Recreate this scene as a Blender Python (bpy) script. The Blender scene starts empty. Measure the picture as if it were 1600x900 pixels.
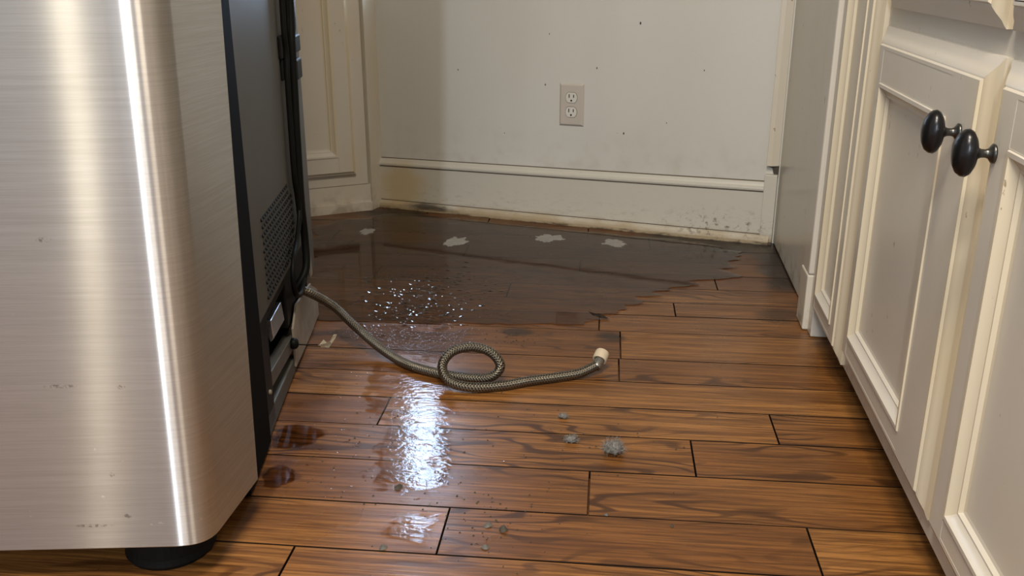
import bpy, math, random
from mathutils import Vector, Matrix, noise
random.seed(7)
scene = bpy.context.scene
COL = scene.collection
R = math.radians

# ------------------------------------------------------------------ camera
cam_d = bpy.data.cameras.new('camera')
cam_d.sensor_width = 36.0
cam_d.lens = 1460.0 / 1600.0 * 36.0
cam_d.clip_start = 0.02
cam = bpy.data.objects.new('camera', cam_d)
COL.objects.link(cam)
cam.location = (0, 0, 0.71)
cam.rotation_euler = (R(90 - 19.4), 0, R(7.53))
scene.camera = cam

# ------------------------------------------------------------------ world, lights, exposure
world = bpy.data.worlds.new('room_ambient')
scene.world = world
world.use_nodes = True
world.node_tree.nodes['Background'].inputs['Color'].default_value = (0.90, 0.95, 1.0, 1)
world.node_tree.nodes['Background'].inputs['Strength'].default_value = 0.52

def area(name, loc, aim, sx, sy, energy, col, shape='RECTANGLE'):
    l = bpy.data.lights.new(name, 'AREA')
    l.shape = shape
    l.size = sx
    l.size_y = sy
    l.energy = energy
    l.color = col
    o = bpy.data.objects.new(name, l)
    COL.objects.link(o)
    o.location = loc
    d = Vector(aim) - Vector(loc)
    o.rotation_euler = d.to_track_quat('-Z', 'Y').to_euler()
    return o

area('ceiling_lamp_light', (-0.03, 0.30, 2.36), (0.10, 0.70, 0), 0.40, 0.40, 37.0, (1.0, 0.87, 0.70), 'DISK')
area('rear_fill_light', (-0.40, -0.45, 2.36), (-0.40, -0.45, 0), 0.40, 0.40, 42.0, (1.0, 0.90, 0.77), 'DISK')  # second overhead light, added as fill for the right-hand cabinets
area('table_lamp_light', (-1.16, -1.9, 0.95), (-0.6, 0.9, 0.4), 0.09, 0.80, 3.2, (1.0, 0.89, 0.67))
area('rear_window_light', (-0.30, -2.0, 1.55), (-0.1, 2.4, 0.4), 0.06, 0.9, 38.0, (0.80, 0.90, 1.0))
# back wall frame: A (left end on the floor), along, inward normal
WA = Vector((-0.757, 2.707, 0.0))
WD = Vector((0.9743, -0.2255, 0.0)).normalized()
WN = Vector((-0.2255, -0.9743, 0.0)).normalized()
wl = WA + WD * 0.09 - WN * 0.13 + Vector((0, 0, 0.96))
area('added_window_light', wl, wl + WN, 0.20, 0.66, 15.0, (0.60, 0.78, 1.0))  # bluish light added behind the unseen window for the floor streak

scene.view_settings.view_transform = 'Standard'
scene.view_settings.look = 'None'
scene.view_settings.gamma = 1.0
scene.view_settings.use_curve_mapping = False
scene.view_settings.exposure = -0.14

# ------------------------------------------------------------------ mesh helpers
class MB:
    def __init__(s):
        s.v = []; s.f = []; s.uv = None
    def quad(s, a, b, c, d):
        n = len(s.v); s.v += [Vector(p) for p in (a, b, c, d)]; s.f.append((n, n+1, n+2, n+3)); return s
    def hexa(s, p):
        n = len(s.v); s.v += [Vector(q) for q in p]
        for f in ((0,3,2,1),(4,5,6,7),(0,1,5,4),(1,2,6,5),(2,3,7,6),(3,0,4,7)):
            s.f.append(tuple(n+i for i in f))
        return s
    def box(s, x0, x1, y0, y1, z0, z1, T=None):
        p = [(x0,y0,z0),(x1,y0,z0),(x1,y1,z0),(x0,y1,z0),(x0,y0,z1),(x1,y0,z1),(x1,y1,z1),(x0,y1,z1)]
        if T: p = [T(*q) for q in p]
        return s.hexa(p)
    def prism(s, prof, z0, z1, T=None):
        """closed plan outline (x, y) extruded in z"""
        n = len(s.v); k = len(prof)
        for z in (z0, z1):
            for x, y in prof:
                s.v.append(Vector(T(x, y, z)) if T else Vector((x, y, z)))
        for i in range(k):
            j = (i+1) % k
            s.f.append((n+i, n+j, n+k+j, n+k+i))
        s.f.append(tuple(n+i for i in reversed(range(k))))
        s.f.append(tuple(n+k+i for i in range(k)))
        return s
    def sweep(s, prof, a, b, T):
        """profile (depth, height) along axis from a to b; T(along, depth, height)"""
        n = len(s.v); k = len(prof)
        for q in (a, b):
            for d, h in prof: s.v.append(Vector(T(q, d, h)))
        for i in range(k):
            j = (i+1) % k
            s.f.append((n+i, n+j, n+k+j, n+k+i))
        s.f.append(tuple(n+i for i in reversed(range(k)))); s.f.append(tuple(n+k+i for i in range(k)))
        return s
    def tube(s, pts, rad, seg=10, caps=True):
        pts = [Vector(p) for p in pts]; n0 = len(s.v); m = len(pts)
        rads = rad if isinstance(rad, (list, tuple)) else [rad]*m
        t = (pts[1]-pts[0]).normalized()
        u = t.orthogonal().normalized()
        L = [0.0]
        for i in range(1, m): L.append(L[-1] + (pts[i]-pts[i-1]).length)
        if s.uv is None: s.uv = {}
        for i in range(m):
            if i == 0: tt = pts[1]-pts[0]
            elif i == m-1: tt = pts[-1]-pts[-2]
            else: tt = pts[i+1]-pts[i-1]
            tt.normalize()
            u = (u - tt*u.dot(tt)).normalized(); w = tt.cross(u)
            for k in range(seg):
                a = 2*math.pi*k/seg
                s.v.append(pts[i] + (u*math.cos(a) + w*math.sin(a))*rads[i])
        for i in range(m-1):
            for k in range(seg):
                k2 = (k+1) % seg
                s.uv[len(s.f)] = [(L[i], k/seg), (L[i], (k+1)/seg), (L[i+1], (k+1)/seg), (L[i+1], k/seg)]
                s.f.append((n0+i*seg+k, n0+i*seg+k2, n0+(i+1)*seg+k2, n0+(i+1)*seg+k))
        if caps:
            s.f.append(tuple(n0+k for k in reversed(range(seg))))
            s.f.append(tuple(n0+(m-1)*seg+k for k in range(seg)))
        return s
    def lathe(s, prof, o, axis, seg=24, sy=1.0, up=None, closed=True):
        """prof: (radius, height along axis). sy squeezes the second radial direction."""
        o = Vector(o); ax = Vector(axis).normalized()
        u = (Vector(up) - ax*Vector(up).dot(ax)).normalized() if up else ax.orthogonal().normalized()
        w = ax.cross(u); n = len(s.v)
        for r, h in prof:
            for k in range(seg):
                a = 2*math.pi*k/seg
                s.v.append(o + ax*h + u*(r*math.cos(a)) + w*(r*sy*math.sin(a)))
        for i in range(len(prof)-1):
            for k in range(seg):
                k2 = (k+1) % seg
                s.f.append((n+i*seg+k, n+i*seg+k2, n+(i+1)*seg+k2, n+(i+1)*seg+k))
        if closed:
            s.f.append(tuple(n+k for k in reversed(range(seg))))
            s.f.append(tuple(n+(len(prof)-1)*seg+k for k in range(seg)))
        return s

ORG = {}
ROT = {}
def obj(name, mb, mat, parent=None, origin=None, smooth=False, bevel=0.0, rotz=0.0, seg=2):
    po = ORG[parent.name] if parent else Vector((0, 0, 0))
    og = Vector(origin) if origin is not None else po
    me = bpy.data.meshes.new(name)
    Mi = Matrix.Rotation(-rotz, 4, 'Z')
    me.from_pydata([(Mi @ (v - og))[:] for v in mb.v], [], mb.f)
    if mb.uv:
        uvl = me.uv_layers.new(name='UVMap')
        for fi, uvs in mb.uv.items():
            p = me.polygons[fi]
            for li, c in zip(p.loop_indices, uvs): uvl.data[li].uv = c
    import bmesh
    bm = bmesh.new(); bm.from_mesh(me)
    bmesh.ops.recalc_face_normals(bm, faces=bm.faces)
    bm.to_mesh(me); bm.free()
    me.update()
    if mat: me.materials.append(mat)
    if smooth:
        for p in me.polygons: p.use_smooth = True
    o = bpy.data.objects.new(name, me)
    COL.objects.link(o)
    if parent: o.parent = parent
    pr = ROT.get(parent.name, 0.0) if parent else 0.0
    o.location = Matrix.Rotation(-pr, 3, 'Z') @ (og - po)
    o.rotation_euler = (0, 0, rotz - pr)
    ORG[o.name] = og; ROT[o.name] = rotz
    if bevel:
        b = o.modifiers.new('bevel', 'BEVEL'); b.width = bevel; b.segments = seg
        b.limit_method = 'ANGLE'; b.angle_limit = R(40); b.harden_normals = False
        if smooth is False:
            for p in me.polygons: p.use_smooth = False
    return o
def empty(name, loc):
    o = bpy.data.objects.new(name, None); COL.objects.link(o); o.location = loc
    o.empty_display_size = 0.05
    ORG[o.name] = Vector(loc)
    return o
def tag(o, label=None, cat=None, group=None, kind=None):
    if label: o['label'] = label
    if cat: o['category'] = cat
    if group: o['group'] = group
    if kind: o['kind'] = kind
    return o
def auto_smooth(o, ang=35):
    me = o.data
    for p in me.polygons: p.use_smooth = True
    try: me.set_sharp_from_angle(angle=R(ang))
    except Exception: pass

# ------------------------------------------------------------------ material helpers
class NT:
    def __init__(s, name):
        s.m = bpy.data.materials.new(name); s.m.use_nodes = True
        s.t = s.m.node_tree; s.t.nodes.clear()
        s.out = s.t.nodes.new('ShaderNodeOutputMaterial')
    def n(s, kind, **kw):
        nd = s.t.nodes.new('ShaderNode' + kind)
        for k, v in kw.items(): setattr(nd, k, v)
        return nd
    def set(s, sock, v):
        if hasattr(v, 'is_output'): s.t.links.new(v, sock)
        elif isinstance(v, (tuple, list)) and len(v) == 3 and sock.type == 'RGBA': sock.default_value = (*v, 1)
        else: sock.default_value = v
    def math(s, op, a, b=None, c=None, clamp=False):
        nd = s.n('Math', operation=op, use_clamp=clamp)
        s.set(nd.inputs[0], a)
        if b is not None: s.set(nd.inputs[1], b)
        if c is not None: s.set(nd.inputs[2], c)
        return nd.outputs[0]
    def vmath(s, op, a, b=None):
        nd = s.n('VectorMath', operation=op)
        s.set(nd.inputs[0], a)
        if b is not None: s.set(nd.inputs[1], b)
        return nd.outputs[1] if op in ('DISTANCE', 'LENGTH', 'DOT_PRODUCT') else nd.outputs[0]
    def noise(s, vec, scale=1.0, detail=2.0, rough=0.5, dist=0.0):
        nd = s.n('TexNoise')
        s.set(nd.inputs['Vector'], vec)
        nd.inputs['Scale'].default_value = scale; nd.inputs['Detail'].default_value = detail
        nd.inputs['Roughness'].default_value = rough; nd.inputs['Distortion'].default_value = dist
        return nd.outputs[0]
    def ramp(s, v, lo, hi, a=0.0, b=1.0):
        nd = s.n('MapRange'); nd.clamp = True; nd.interpolation_type = 'SMOOTHSTEP'
        s.set(nd.inputs[0], v)
        nd.inputs[1].default_value = lo; nd.inputs[2].default_value = hi
        nd.inputs[3].default_value = a; nd.inputs[4].default_value = b
        return nd.outputs[0]
    def mix(s, fac, a, b, mode='MIX'):
        nd = s.n('Mix', data_type='RGBA', blend_type=mode); nd.clamp_factor = True
        s.set(nd.inputs[0], fac); s.set(nd.inputs[6], a); s.set(nd.inputs[7], b)
        return nd.outputs[2]
    def bump(s, h, strength=0.3, dist=0.01, normal=None):
        nd = s.n('Bump'); nd.inputs['Strength'].default_value = strength; nd.inputs['Distance'].default_value = dist
        s.set(nd.inputs['Height'], h)
        if normal is not None: s.set(nd.inputs['Normal'], normal)
        return nd.outputs[0]
    def obj(s): return s.n('TexCoord').outputs['Object']
    def pos(s): return s.n('NewGeometry').outputs['Position']
    def sep(s, v):
        nd = s.n('SeparateXYZ'); s.set(nd.inputs[0], v); return nd.outputs
    def comb(s, x, y, z):
        nd = s.n('CombineXYZ')
        for i, q in enumerate((x, y, z)): s.set(nd.inputs[i], q)
        return nd.outputs[0]
    def pbr(s, color, rough=0.5, metal=0.0, normal=None, **kw):
        p = s.n('BsdfPrincipled')
        s.set(p.inputs['Base Color'], color); s.set(p.inputs['Roughness'], rough); s.set(p.inputs['Metallic'], metal)
        if normal is not None: s.set(p.inputs['Normal'], normal)
        for k, v in kw.items(): s.set(p.inputs[k.replace('_', ' ')], v)
        s.t.links.new(p.outputs[0], s.out.inputs[0])
        return p

def simple(name, col, rough=0.5, metal=0.0, var=0.08, scale=40, bumps=0.0, **kw):
    t = NT(name); o = t.obj()
    nz = t.noise(o, scale, 3)
    c = t.mix(nz, tuple(v*(1-var) for v in col), tuple(min(1, v*(1+var)) for v in col))
    nm = t.bump(t.noise(o, scale*3, 2), bumps, 0.002) if bumps else None
    t.pbr(c, rough, metal, nm, **kw)
    return t.m

def make_wood():
    t = NT('oak_plank')
    o = t.obj(); rnd = t.n('ObjectInfo').outputs['Random']
    off = t.comb(t.math('MULTIPLY', rnd, 37.0), t.math('MULTIPLY', rnd, 91.0), t.math('MULTIPLY', rnd, 13.0))
    v = t.vmath('ADD', o, off)
    warp = t.noise(t.vmath('MULTIPLY', v, (3.2, 13.0, 1.0)), 1.0, 2.0, 0.45)
    s = t.sep(v)
    ph = t.math('ADD', t.math('MULTIPLY', s[1], 42.0), t.math('MULTIPLY', warp, 9.0))
    ring = t.math('SINE', t.math('MULTIPLY', ph, 6.283))
    ring = t.ramp(ring, 0.25, 0.98)
    rmask = t.ramp(t.noise(t.vmath('MULTIPLY', v, (1.6, 9.0, 1.0)), 1.0, 2.0), 0.42, 0.62)
    ringw = t.math('MULTIPLY', ring, rmask)
    fine = t.ramp(t.noise(t.vmath('MULTIPLY', v, (7.0, 240.0, 1.0)), 1.0, 4.0, 0.6), 0.36, 0.68)
    streak = t.ramp(t.noise(t.vmath('MULTIPLY', v, (3.0, 70.0, 1.0)), 1.0, 3.0, 0.55), 0.40, 0.66)
    pore = t.ramp(t.noise(t.vmath('MULTIPLY', v, (45.0, 900.0, 1.0)), 1.0, 2.0), 0.55, 0.72)
    light = t.mix(rnd, (0.355, 0.158, 0.043), (0.205, 0.080, 0.021))
    dark = (0.050, 0.018, 0.006)
    c = t.mix(t.math('MULTIPLY', fine, 0.72), light, dark)
    c = t.mix(t.math('MULTIPLY', streak, 0.6), c, (0.095, 0.034, 0.010))
    c = t.mix(t.math('MULTIPLY', ringw, 0.88), c, dark)
    c = t.mix(t.math('MULTIPLY', pore, 0.35), c, (0.03, 0.012, 0.005))
    p = t.pos(); ps = t.sep(p)
    # water stains in the boards near the rear wall, with their own ragged outline
    ragged = t.noise(t.vmath('MULTIPLY', p, (5.0, 14.0, 1.0)), 1.0, 4.0, 0.6)
    back = t.ramp(t.math('ADD', ps[1], t.math('MULTIPLY', ragged, 0.55)), 2.05, 2.55)
    c = t.mix(t.math('MULTIPLY', back, 0.62), c, (0.060, 0.020, 0.009))
    # black mould marks
    for (mx, my, sx, sy, amt) in ((0.30, 2.395, 6.0, 11.0, 0.97), (0.13, 2.455, 5.0, 17.0, 0.9), (-0.70, 2.62, 9.0, 18.0, 0.85), (-0.22, 1.735, 22.0, 40.0, 0.75), (-0.03, 1.735, 26.0, 32.0, 0.8), (0.365, 2.24, 17.0, 3.6, 0.9), (0.325, 1.90, 15.0, 20.0, 0.6)):
        q = t.vmath('MULTIPLY', t.vmath('SUBTRACT', p, (mx, my, 0.0)), (sx, sy, 0.0))
        dd = t.math('ADD', t.vmath('LENGTH', q), t.math('MULTIPLY', t.math('SUBTRACT', ragged, 0.5), 2.2))
        c = t.mix(t.math('MULTIPLY', t.ramp(dd, 1.05, 0.45), amt), c, (0.012, 0.008, 0.006))
    h = t.math('SUBTRACT', 1.0, t.math('ADD', t.math('MULTIPLY', fine, 0.5), t.math('MULTIPLY', ringw, 0.5)))
    h2 = t.noise(t.vmath('MULTIPLY', v, (9.0, 26.0, 1.0)), 1.0, 2.0)
    nm = t.bump(h, 0.16, 0.0012)
    nm = t.bump(h2, 0.10, 0.004, nm)
    rg = t.ramp(t.noise(p, 9.0, 3.0), 0.3, 0.75, 0.26, 0.40)
    t.pbr(c, rg, 0.0, nm, Specular_IOR_Level=0.32)
    return t.m

def make_wall():
    t = NT('wall_paint'); o = t.obj(); s = t.sep(o)
    n1 = t.noise(t.vmath('MULTIPLY', o, (3.0, 1.0, 1.2)), 1.0, 3.0)
    c = t.mix(t.ramp(n1, 0.35, 0.7), (0.575, 0.558, 0.505), (0.610, 0.597, 0.550))
    sp = t.ramp(t.noise(o, 130.0, 2.0), 0.745, 0.79)
    c = t.mix(t.math('MULTIPLY', sp, 0.5), c, (0.20, 0.17, 0.13))
    for (a, z, r) in ((0.665,0.435,0.0030),(0.778,0.553,0.0042),(0.52,0.385,0.0030),(0.745,0.265,0.0036),(0.26,0.415,0.0026),(0.40,0.245,0.002),(0.53,0.52,0.0022),(0.95,0.44,0.0024),(0.86,0.30,0.002)):
        q = t.vmath('MULTIPLY', t.vmath('SUBTRACT', o, (a, 0.0, z)), (1.0, 0.0, 0.6))
        c = t.mix(t.ramp(t.vmath('LENGTH', q), r*0.75, r*0.35), c, (0.05, 0.04, 0.035))
    low = t.math('MULTIPLY', t.ramp(s[2], 0.30, 0.15), t.ramp(t.noise(o, 22.0, 4.0), 0.45, 0.75))
    c = t.mix(t.math('MULTIPLY', low, 0.25), c, (0.34, 0.28, 0.18))
    t.pbr(c, 0.45, 0.0, t.bump(t.noise(o, 160.0, 3.0), 0.08, 0.002))
    return t.m

def make_base():
    t = NT('baseboard_paint'); o = t.obj(); s = t.sep(o)
    c = (0.56, 0.53, 0.46)
    g = t.ramp(t.noise(t.vmath('MULTIPLY', o, (38.0, 30.0, 110.0)), 1.0, 6.0, 0.75), 0.50, 0.74)
    c = t.mix(t.math('MULTIPLY', g, t.ramp(s[2], 0.11, 0.02, 0.05, 0.45)), c, (0.26, 0.20, 0.13))
    # yellow leak stain near the left corner
    q = t.vmath('MULTIPLY', t.vmath('SUBTRACT', o, (0.075, 0.0, 0.06)), (9.5, 0.0, 8.0))
    y = t.ramp(t.math('ADD', t.vmath('LENGTH', q), t.math('MULTIPLY', t.noise(o, 16.0, 2.0), 0.6)), 1.25, 0.55)
    c = t.mix(t.math('MULTIPLY', y, 0.55), c, (0.50, 0.34, 0.09))
    lo = t.math('ADD', s[2], t.math('MULTIPLY', t.noise(t.vmath('MULTIPLY', o, (14.0, 1.0, 30.0)), 1.0, 4.0), 0.035))
    c = t.mix(t.ramp(lo, 0.052, 0.022, 0.0, 0.75), c, (0.33, 0.23, 0.10))
    # dark rot where the shoe meets the floor
    rot = t.noise(t.vmath('MULTIPLY', o, (9.0, 1.0, 30.0)), 1.0, 5.0, 0.7)
    lo2 = t.math('ADD', s[2], t.math('MULTIPLY', rot, 0.05))
    c = t.mix(t.ramp(lo2, 0.029, 0.021, 0.0, 0.8), c, (0.022, 0.012, 0.008))
    q = t.vmath('MULTIPLY', t.vmath('SUBTRACT', o, (0.17, 0.0, 0.012)), (6.5, 0.0, 48.0))
    c = t.mix(t.ramp(t.math('ADD', t.vmath('LENGTH', q), t.math('MULTIPLY', rot, 0.9)), 1.15, 0.7, 0.0, 0.85), c, (0.02, 0.012, 0.008))
    q = t.vmath('MULTIPLY', t.vmath('SUBTRACT', o, (1.02, 0.0, 0.035)), (6.0, 0.0, 18.0))
    sm = t.math('MULTIPLY', t.ramp(t.vmath('LENGTH', q), 1.2, 0.3), t.ramp(t.noise(o, 60.0, 5.0, 0.7), 0.52, 0.68))
    c = t.mix(t.math('MULTIPLY', sm, 0.85), c, (0.11, 0.075, 0.04))
    t.pbr(c, 0.42, 0.0, t.bump(t.noise(o, 120.0, 3.0), 0.12, 0.002))
    return t.m

def make_cab(name, base, grime=0.5):
    t = NT(name); o = t.pos()
    n1 = t.noise(o, 5.0, 3.0)
    c = t.mix(n1, tuple(v*0.96 for v in base), tuple(v*1.03 for v in base))
    chip = t.ramp(t.noise(t.vmath('MULTIPLY', o, (70.0, 70.0, 34.0)), 1.0, 3.0, 0.6), 0.70, 0.735)
    c = t.mix(t.math('MULTIPLY', chip, grime), c, (0.20, 0.14, 0.08))
    yel = t.ramp(t.noise(t.vmath('MULTIPLY', o, (6.0, 6.0, 3.0)), 1.0, 3.0), 0.5, 0.75)
    c = t.mix(t.math('MULTIPLY', yel, 0.28), c, (base[0]*0.95, base[1]*0.86, base[2]*0.62))
    z = t.sep(o)[2]
    lo = t.math('MULTIPLY', t.ramp(t.math('ADD', z, t.math('MULTIPLY', n1, 0.1)), 0.13, 0.04), t.ramp(t.noise(o, 26.0, 4.0), 0.40, 0.66))
    c = t.mix(t.math('MULTIPLY', lo, grime), c, (0.22, 0.16, 0.10))
    t.pbr(c, 0.27, 0.0, t.bump(t.noise(o, 60.0, 3.0), 0.05, 0.002))
    return t.m

def make_steel():
    t = NT('brushed_steel'); o = t.obj()
    b = t.noise(t.vmath('MULTIPLY', o, (14.0, 14.0, 1500.0)), 1.0, 3.0, 0.6)
    b2 = t.noise(t.vmath('MULTIPLY', o, (5.0, 5.0, 260.0)), 1.0, 3.0)
    blot = t.noise(o, 7.0, 3.0)
    c = t.mix(t.ramp(t.math('ADD', t.math('MULTIPLY', b, 0.6), t.math('MULTIPLY', b2, 0.4)), 0.36, 0.64), (0.70, 0.695, 0.68), (0.605, 0.595, 0.575))
    c = t.mix(t.math('MULTIPLY', t.ramp(blot, 0.4, 0.75), 0.18), c, (0.56, 0.52, 0.47))
    spk = t.ramp(t.noise(o, 95.0, 2.0), 0.735, 0.775)
    lowz = t.ramp(t.sep(o)[2], 0.45, 0.1)
    c = t.mix(t.math('MULTIPLY', spk, t.math('MULTIPLY', lowz, 0.8)), c, (0.85, 0.82, 0.76))
    # a few dents and scuffs
    hb = b2
    for (x, y, z, rx, rz) in ((-0.045,-0.40,0.265,0.006,0.004),(-0.11,-0.41,0.267,0.022,0.003),(-0.10,-0.41,0.435,0.010,0.004),(-0.06,-0.40,0.10,0.006,0.004),(-0.07,-0.40,0.155,0.004,0.004),(-0.10,-0.41,0.088,0.028,0.003)):
        q = t.vmath('MULTIPLY', t.vmath('SUBTRACT', o, (0.395+x, 0.0, z)), (1.0/rx, 0.0, 1.0/rz))
        mk = t.math('MULTIPLY', t.ramp(t.vmath('LENGTH', q), 1.0, 0.4), t.ramp(t.noise(o, 240.0, 2.0), 0.42, 0.6))
        c = t.mix(t.math('MULTIPLY', mk, 0.6), c, (0.16, 0.14, 0.12))
        hb = t.math('SUBTRACT', hb, mk)
    nm = t.bump(hb, 0.03, 0.001)
    tg = t.n('Tangent', direction_type='RADIAL', axis='Z')
    g = t.n('BsdfAnisotropic')
    t.set(g.inputs['Color'], c); t.set(g.inputs['Roughness'], t.ramp(blot, 0.3, 0.8, 0.23, 0.27))
    g.inputs['Anisotropy'].default_value = 0.82
    t.set(g.inputs['Normal'], nm); t.set(g.inputs['Tangent'], tg.outputs[0])
    g2 = t.n('BsdfAnisotropic'); t.set(g2.inputs['Color'], c); g2.inputs['Roughness'].default_value = 0.52
    g2.inputs['Anisotropy'].default_value = 0.3; t.set(g2.inputs['Tangent'], tg.outputs[0])
    mx = t.n('MixShader'); mx.inputs[0].default_value = 0.36
    t.t.links.new(g.outputs[0], mx.inputs[1]); t.t.links.new(g2.outputs[0], mx.inputs[2])
    t.t.links.new(mx.outputs[0], t.out.inputs[0])
    return t.m

def make_water(name, tint, bumps, scale, rough=0.03, patchy=None, ior=1.33, bdist=0.004):
    t = NT(name); o = t.pos()
    h = t.noise(t.vmath('MULTIPLY', o, (scale, scale*1.7, 1.0)), 1.0, 3.0, 0.55)
    nm = t.bump(h, bumps, bdist)
    g = t.n('BsdfGlossy'); g.inputs['Roughness'].default_value = rough; g.inputs['Color'].default_value = (1, 1, 1, 1)
    tr = t.n('BsdfTransparent'); tr.inputs['Color'].default_value = (*tint, 1)
    fr = t.n('Fresnel'); fr.inputs['IOR'].default_value = ior
    mx = t.n('MixShader')
    fac = fr.outputs[0]
    if patchy:
        rimv = t.n('Attribute', attribute_name='rim').outputs['Fac']
        nz = t.noise(t.vmath('MULTIPLY', o, (patchy[0], patchy[1], 1.0)), 1.0, 5.0, 0.65)
        cov = t.ramp(t.math('ADD', nz, t.math('MULTIPLY', t.math('SUBTRACT', rimv, 1.0), patchy[4])), patchy[2], patchy[3])
        t.set(tr.inputs['Color'], t.mix(cov, (1.0, 1.0, 1.0), tint))
        fac = t.math('MULTIPLY', fac, cov)
    t.t.links.new(nm, g.inputs['Normal']); t.t.links.new(nm, fr.inputs['Normal'])
    t.t.links.new(fac, mx.inputs[0]); t.t.links.new(tr.outputs[0], mx.inputs[1]); t.t.links.new(g.outputs[0], mx.inputs[2])
    t.t.links.new(mx.outputs[0], t.out.inputs[0])
    return t.m

def make_braid():
    t = NT('steel_braid'); uv = t.n('TexCoord').outputs['UV']; s = t.sep(uv)
    u = t.math('MULTIPLY', s[0], 1250.0); v = t.math('MULTIPLY', s[1], 37.699)
    a = t.math('SINE', t.math('ADD', u, v)); b = t.math('SINE', t.math('SUBTRACT', u, v))
    h = t.math('ADD', t.math('MULTIPLY', t.math('MAXIMUM', a, b), 0.6), t.math('MULTIPLY', t.math('SINE', t.math('MULTIPLY', u, 2.0)), 0.4))
    c = t.mix(t.ramp(h, -0.7, 0.6), (0.028, 0.023, 0.016), (0.24, 0.215, 0.17))
    t.pbr(c, 0.32, 0.9, t.bump(h, 0.6, 0.0012))
    return t.m

M = {}
M['wood'] = make_wood(); M['wall'] = make_wall(); M['base'] = make_base()
M['cab'] = make_cab('cabinet_paint', (0.61, 0.57, 0.505))
M['cream'] = make_cab('moulding_cream_paint', (0.64, 0.570, 0.435), 0.75)
M['trim'] = make_cab('trim_paint', (0.63, 0.585, 0.50), 0.7)
M['joint'] = simple('dirty_plank_edge', (0.016, 0.009, 0.005), 0.8, 0.0, 0.3, 60, Specular_IOR_Level=0.1)
M['steel'] = make_steel(); M['braid'] = make_braid()
M['water'] = make_water('standing_water', (0.70, 0.65, 0.61), 0.07, 11.0, 0.06, (9.0, 40.0, 0.10, 0.22, 0.42))
M['wet'] = make_water('thin_wet_film', (0.97, 0.96, 0.95), 0.14, 75.0, 0.09, (34.0, 60.0, 0.34, 0.50, 0.35))
M['ripple'] = make_water('rippled_wet_film', (0.95, 0.94, 0.93), 1.0, 62.0, 0.08, (30.0, 55.0, 0.24, 0.40, 0.30), 1.33, 0.0065)
M['drop'] = make_water('water_drop', (0.95, 0.95, 0.95), 0.0, 30.0, 0.03, None, 1.5)
M['black'] = simple('black_plastic', (0.007, 0.0075, 0.0075), 0.48, 0.0, 0.2, 30, Specular_IOR_Level=0.12)
M['cavity'] = simple('dark_cavity', (0.002, 0.002, 0.002), 0.8, Specular_IOR_Level=0.1)
M['dpanel'] = simple('dark_painted_panel', (0.085, 0.085, 0.078), 0.5, 0.0, 0.15, 9, 0.06, Specular_IOR_Level=0.3)
M['dflange'] = simple('grey_metal_flange', (0.13, 0.125, 0.115), 0.5, 0.4, 0.25, 22, 0.1)
M['dirty'] = simple('dirty_light_metal', (0.33, 0.29, 0.235), 0.55, 0.1, 0.35, 34, 0.15)
M['silver'] = simple('bright_metal', (0.62, 0.66, 0.72), 0.28, 0.9, 0.1, 20)
M['knob'] = simple('dark_bronze', (0.030, 0.030, 0.032), 0.26, 0.75, 0.15, 60)
M['stem'] = simple('worn_nickel', (0.10, 0.10, 0.095), 0.3, 0.9, 0.2, 90)
M['plate'] = simple('outlet_plate_plastic', (0.52, 0.475, 0.42), 0.4, 0.0, 0.04, 20)
M['socket'] = simple('outlet_socket_plastic', (0.66, 0.64, 0.58), 0.35, 0.0, 0.03, 20)
M['slot'] = simple('dark_slot', (0.012, 0.010, 0.008), 0.6)
M['ring'] = simple('socket_gap', (0.17, 0.15, 0.12), 0.6)
M['putty'] = simple('grey_floor_filler', (0.29, 0.275, 0.25), 0.75, 0.0, 0.3, 60, 0.25)
M['dust'] = simple('grey_lint', (0.21, 0.20, 0.185), 0.95, 0.0, 0.3, 120)
M['crumb'] = simple('dark_grit', (0.06, 0.05, 0.04), 0.8, 0.0, 0.5, 120)
M['crumb_grey'] = simple('grey_grit', (0.12, 0.112, 0.098), 0.7, 0.0, 0.4, 120)
M['scrap'] = simple('torn_tape', (0.50, 0.46, 0.36), 0.7, 0.0, 0.3, 60)
M['cap'] = simple('beige_plastic', (0.60, 0.50, 0.36), 0.45, 0.0, 0.15, 70)
M['ferrule'] = simple('crimped_ferrule', (0.42, 0.41, 0.38), 0.3, 0.9, 0.2, 80)
M['shell'] = simple('plain_room_paint', (0.50, 0.46, 0.40), 0.7, 0.0, 0.03, 3)
M['counter'] = simple('stone_worktop', (0.10, 0.095, 0.09), 0.3, 0.0, 0.4, 60)
M['toe'] = simple('toe_kick_paint', (0.30, 0.285, 0.25), 0.55, 0.0, 0.2, 18)
def make_glass():
    t = NT('added_window_glass')
    g = t.n('BsdfGlossy'); g.inputs['Roughness'].default_value = 0.02
    tr = t.n('BsdfTransparent'); tr.inputs['Color'].default_value = (0.95, 0.97, 1.0, 1)
    fr = t.n('Fresnel'); fr.inputs['IOR'].default_value = 1.3
    mx = t.n('MixShader')
    t.t.links.new(fr.outputs[0], mx.inputs[0]); t.t.links.new(tr.outputs[0], mx.inputs[1]); t.t.links.new(g.outputs[0], mx.inputs[2])
    t.t.links.new(mx.outputs[0], t.out.inputs[0])
    return t.m
M['glass'] = make_glass()

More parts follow.
